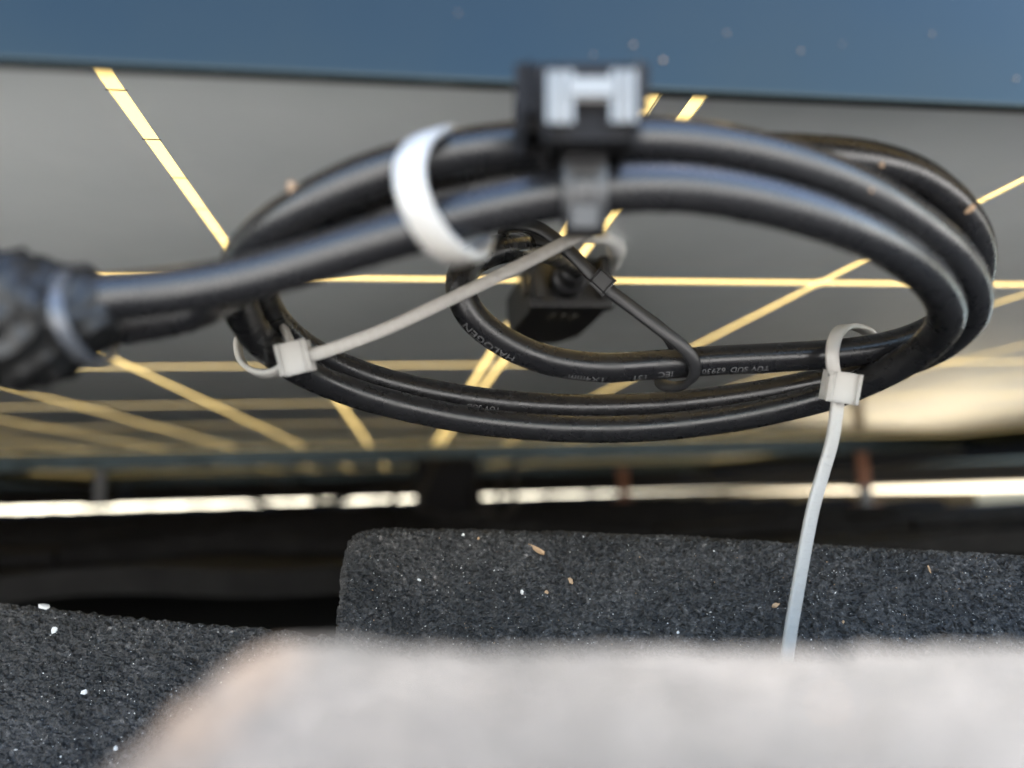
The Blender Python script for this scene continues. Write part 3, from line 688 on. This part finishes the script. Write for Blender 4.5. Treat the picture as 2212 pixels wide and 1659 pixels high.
flake(95, 1312, B_left, .0017, M['pale'], 'pale triangular chip standing on the edge of the low left tile', 1.1)
flake(182, 1496, B_left, .0009, M['pale'], 'white grain in the middle of the low left tile', 1.2)
flake(118, 1363, B_left, .0012, M['pale'], 'curved white sliver under the pale chip', 2.6)
flake(250, 1617, B_left, .0007, M['pale'], 'white grain at the bottom of the low left tile')
def on_cable(px, py, d): 
    p = P(px, py, d); return p, (-p).normalized()
for (px, py, d, sz, asp, lb) in ((635, 412, 103, .0016, 1.6, 'tan dry husk stuck on top of the coil at its left'), (1905, 356, 117, .0009, 1, 'small tan crumb on the top strand at the right'), (1880, 411, 110, .0008, 1, 'tan crumb on the second strand at the right'), (2096, 452, 131, .0012, 1.8, 'brown splinter in the right turn of the coil')):
    p_, n_ = on_cable(px, py, d); flake(0, 0, None, sz*.68, M['husk'], lb, asp, pos=p_, nrm=n_)
# fine grit, too small to count
def grit(name, B, rect, n, smin, smax, m, label):
    V = []; Fc = []
    base = [(1, 0, 0), (-1, 0, 0), (0, 1, 0), (0, -1, 0), (0, 0, 1), (0, 0, -1)]; bf = [(0, 2, 4), (2, 1, 4), (1, 3, 4), (3, 0, 4), (2, 0, 5), (1, 2, 5), (3, 1, 5), (0, 3, 5)]
    for _ in range(n):
        p_, n_ = surf(B, random.uniform(rect[0], rect[2]), random.uniform(rect[1], rect[3]))
        if p_ is None: continue
        s = random.uniform(smin, smax)*(1 if random.random() < .9 else 1.7); M3 = Matrix.Rotation(random.uniform(0, 6.3), 3, Vector((random.random(), random.random(), random.random()+.1)).normalized()); k = len(V)
        for v in base: V.append(p_+(M3 @ Vector((v[0]*random.uniform(.7, 2.0), v[1], v[2]*.7)))*s)
        Fc += [tuple(i+k for i in f) for f in bf]
    o = new_obj(name, V, Fc, m, None, False); tag(o, label, 'grit', None, 'stuff'); return o
grit('grit', B_mid, (745, 1150, 2212, 1400), 800, .00005, .00015, M['pale'], 'fine pale grit sprinkled over the dark tile below the coil')
grit('grit', B_left, (0, 1310, 620, 1659), 330, .00005, .00016, M['pale'], 'fine pale grit sprinkled over the low left tile')
grit('brown_grit', B_mid, (745, 1150, 2212, 1400), 70, .00008, .0002, M['tan'], 'fine brown grit on the dark tile below the coil')
# dust specks on the outer face of the near frame
ORD = ['first', 'second', 'third', 'fourth', 'fifth', 'sixth', 'seventh', 'eighth', 'ninth']
SPECKS = ((1570, 72, .5), (1730, 110, .6), (1820, 95, .4), (2013, 73, .55), (2195, 170, .6), (1368, 97, .7), (1432, 130, .8), (990, 28, .45), (1282, 118, .5))
for (px, py, sz) in SPECKS:
    p_ = onplane(px, py, 1, YN-.0002); k_ = sorted(q[0] for q in SPECKS).index(px)
    flake(0, 0, None, sz*.00045, M['husk'], ORD[k_]+' pale dust speck from the left on the blue-black panel frame', 1, 'dust_speck', pos=p_, nrm=Vector((0, -1, 0)))
flake(1790, 1522, B_near, .0004, M['tan'], 'tan grain added for the soft bright glint on the sunlit near tile')  # grain stands in for a blurred bright highlight

# ------------------------------------------------------------------ working frame -> world
bpy.context.view_layer.update()
for o in list(S.objects):
    if o.parent is None and not o.get('in_world'): o.matrix_world = TW @ o.matrix_world
bpy.context.view_layer.update()
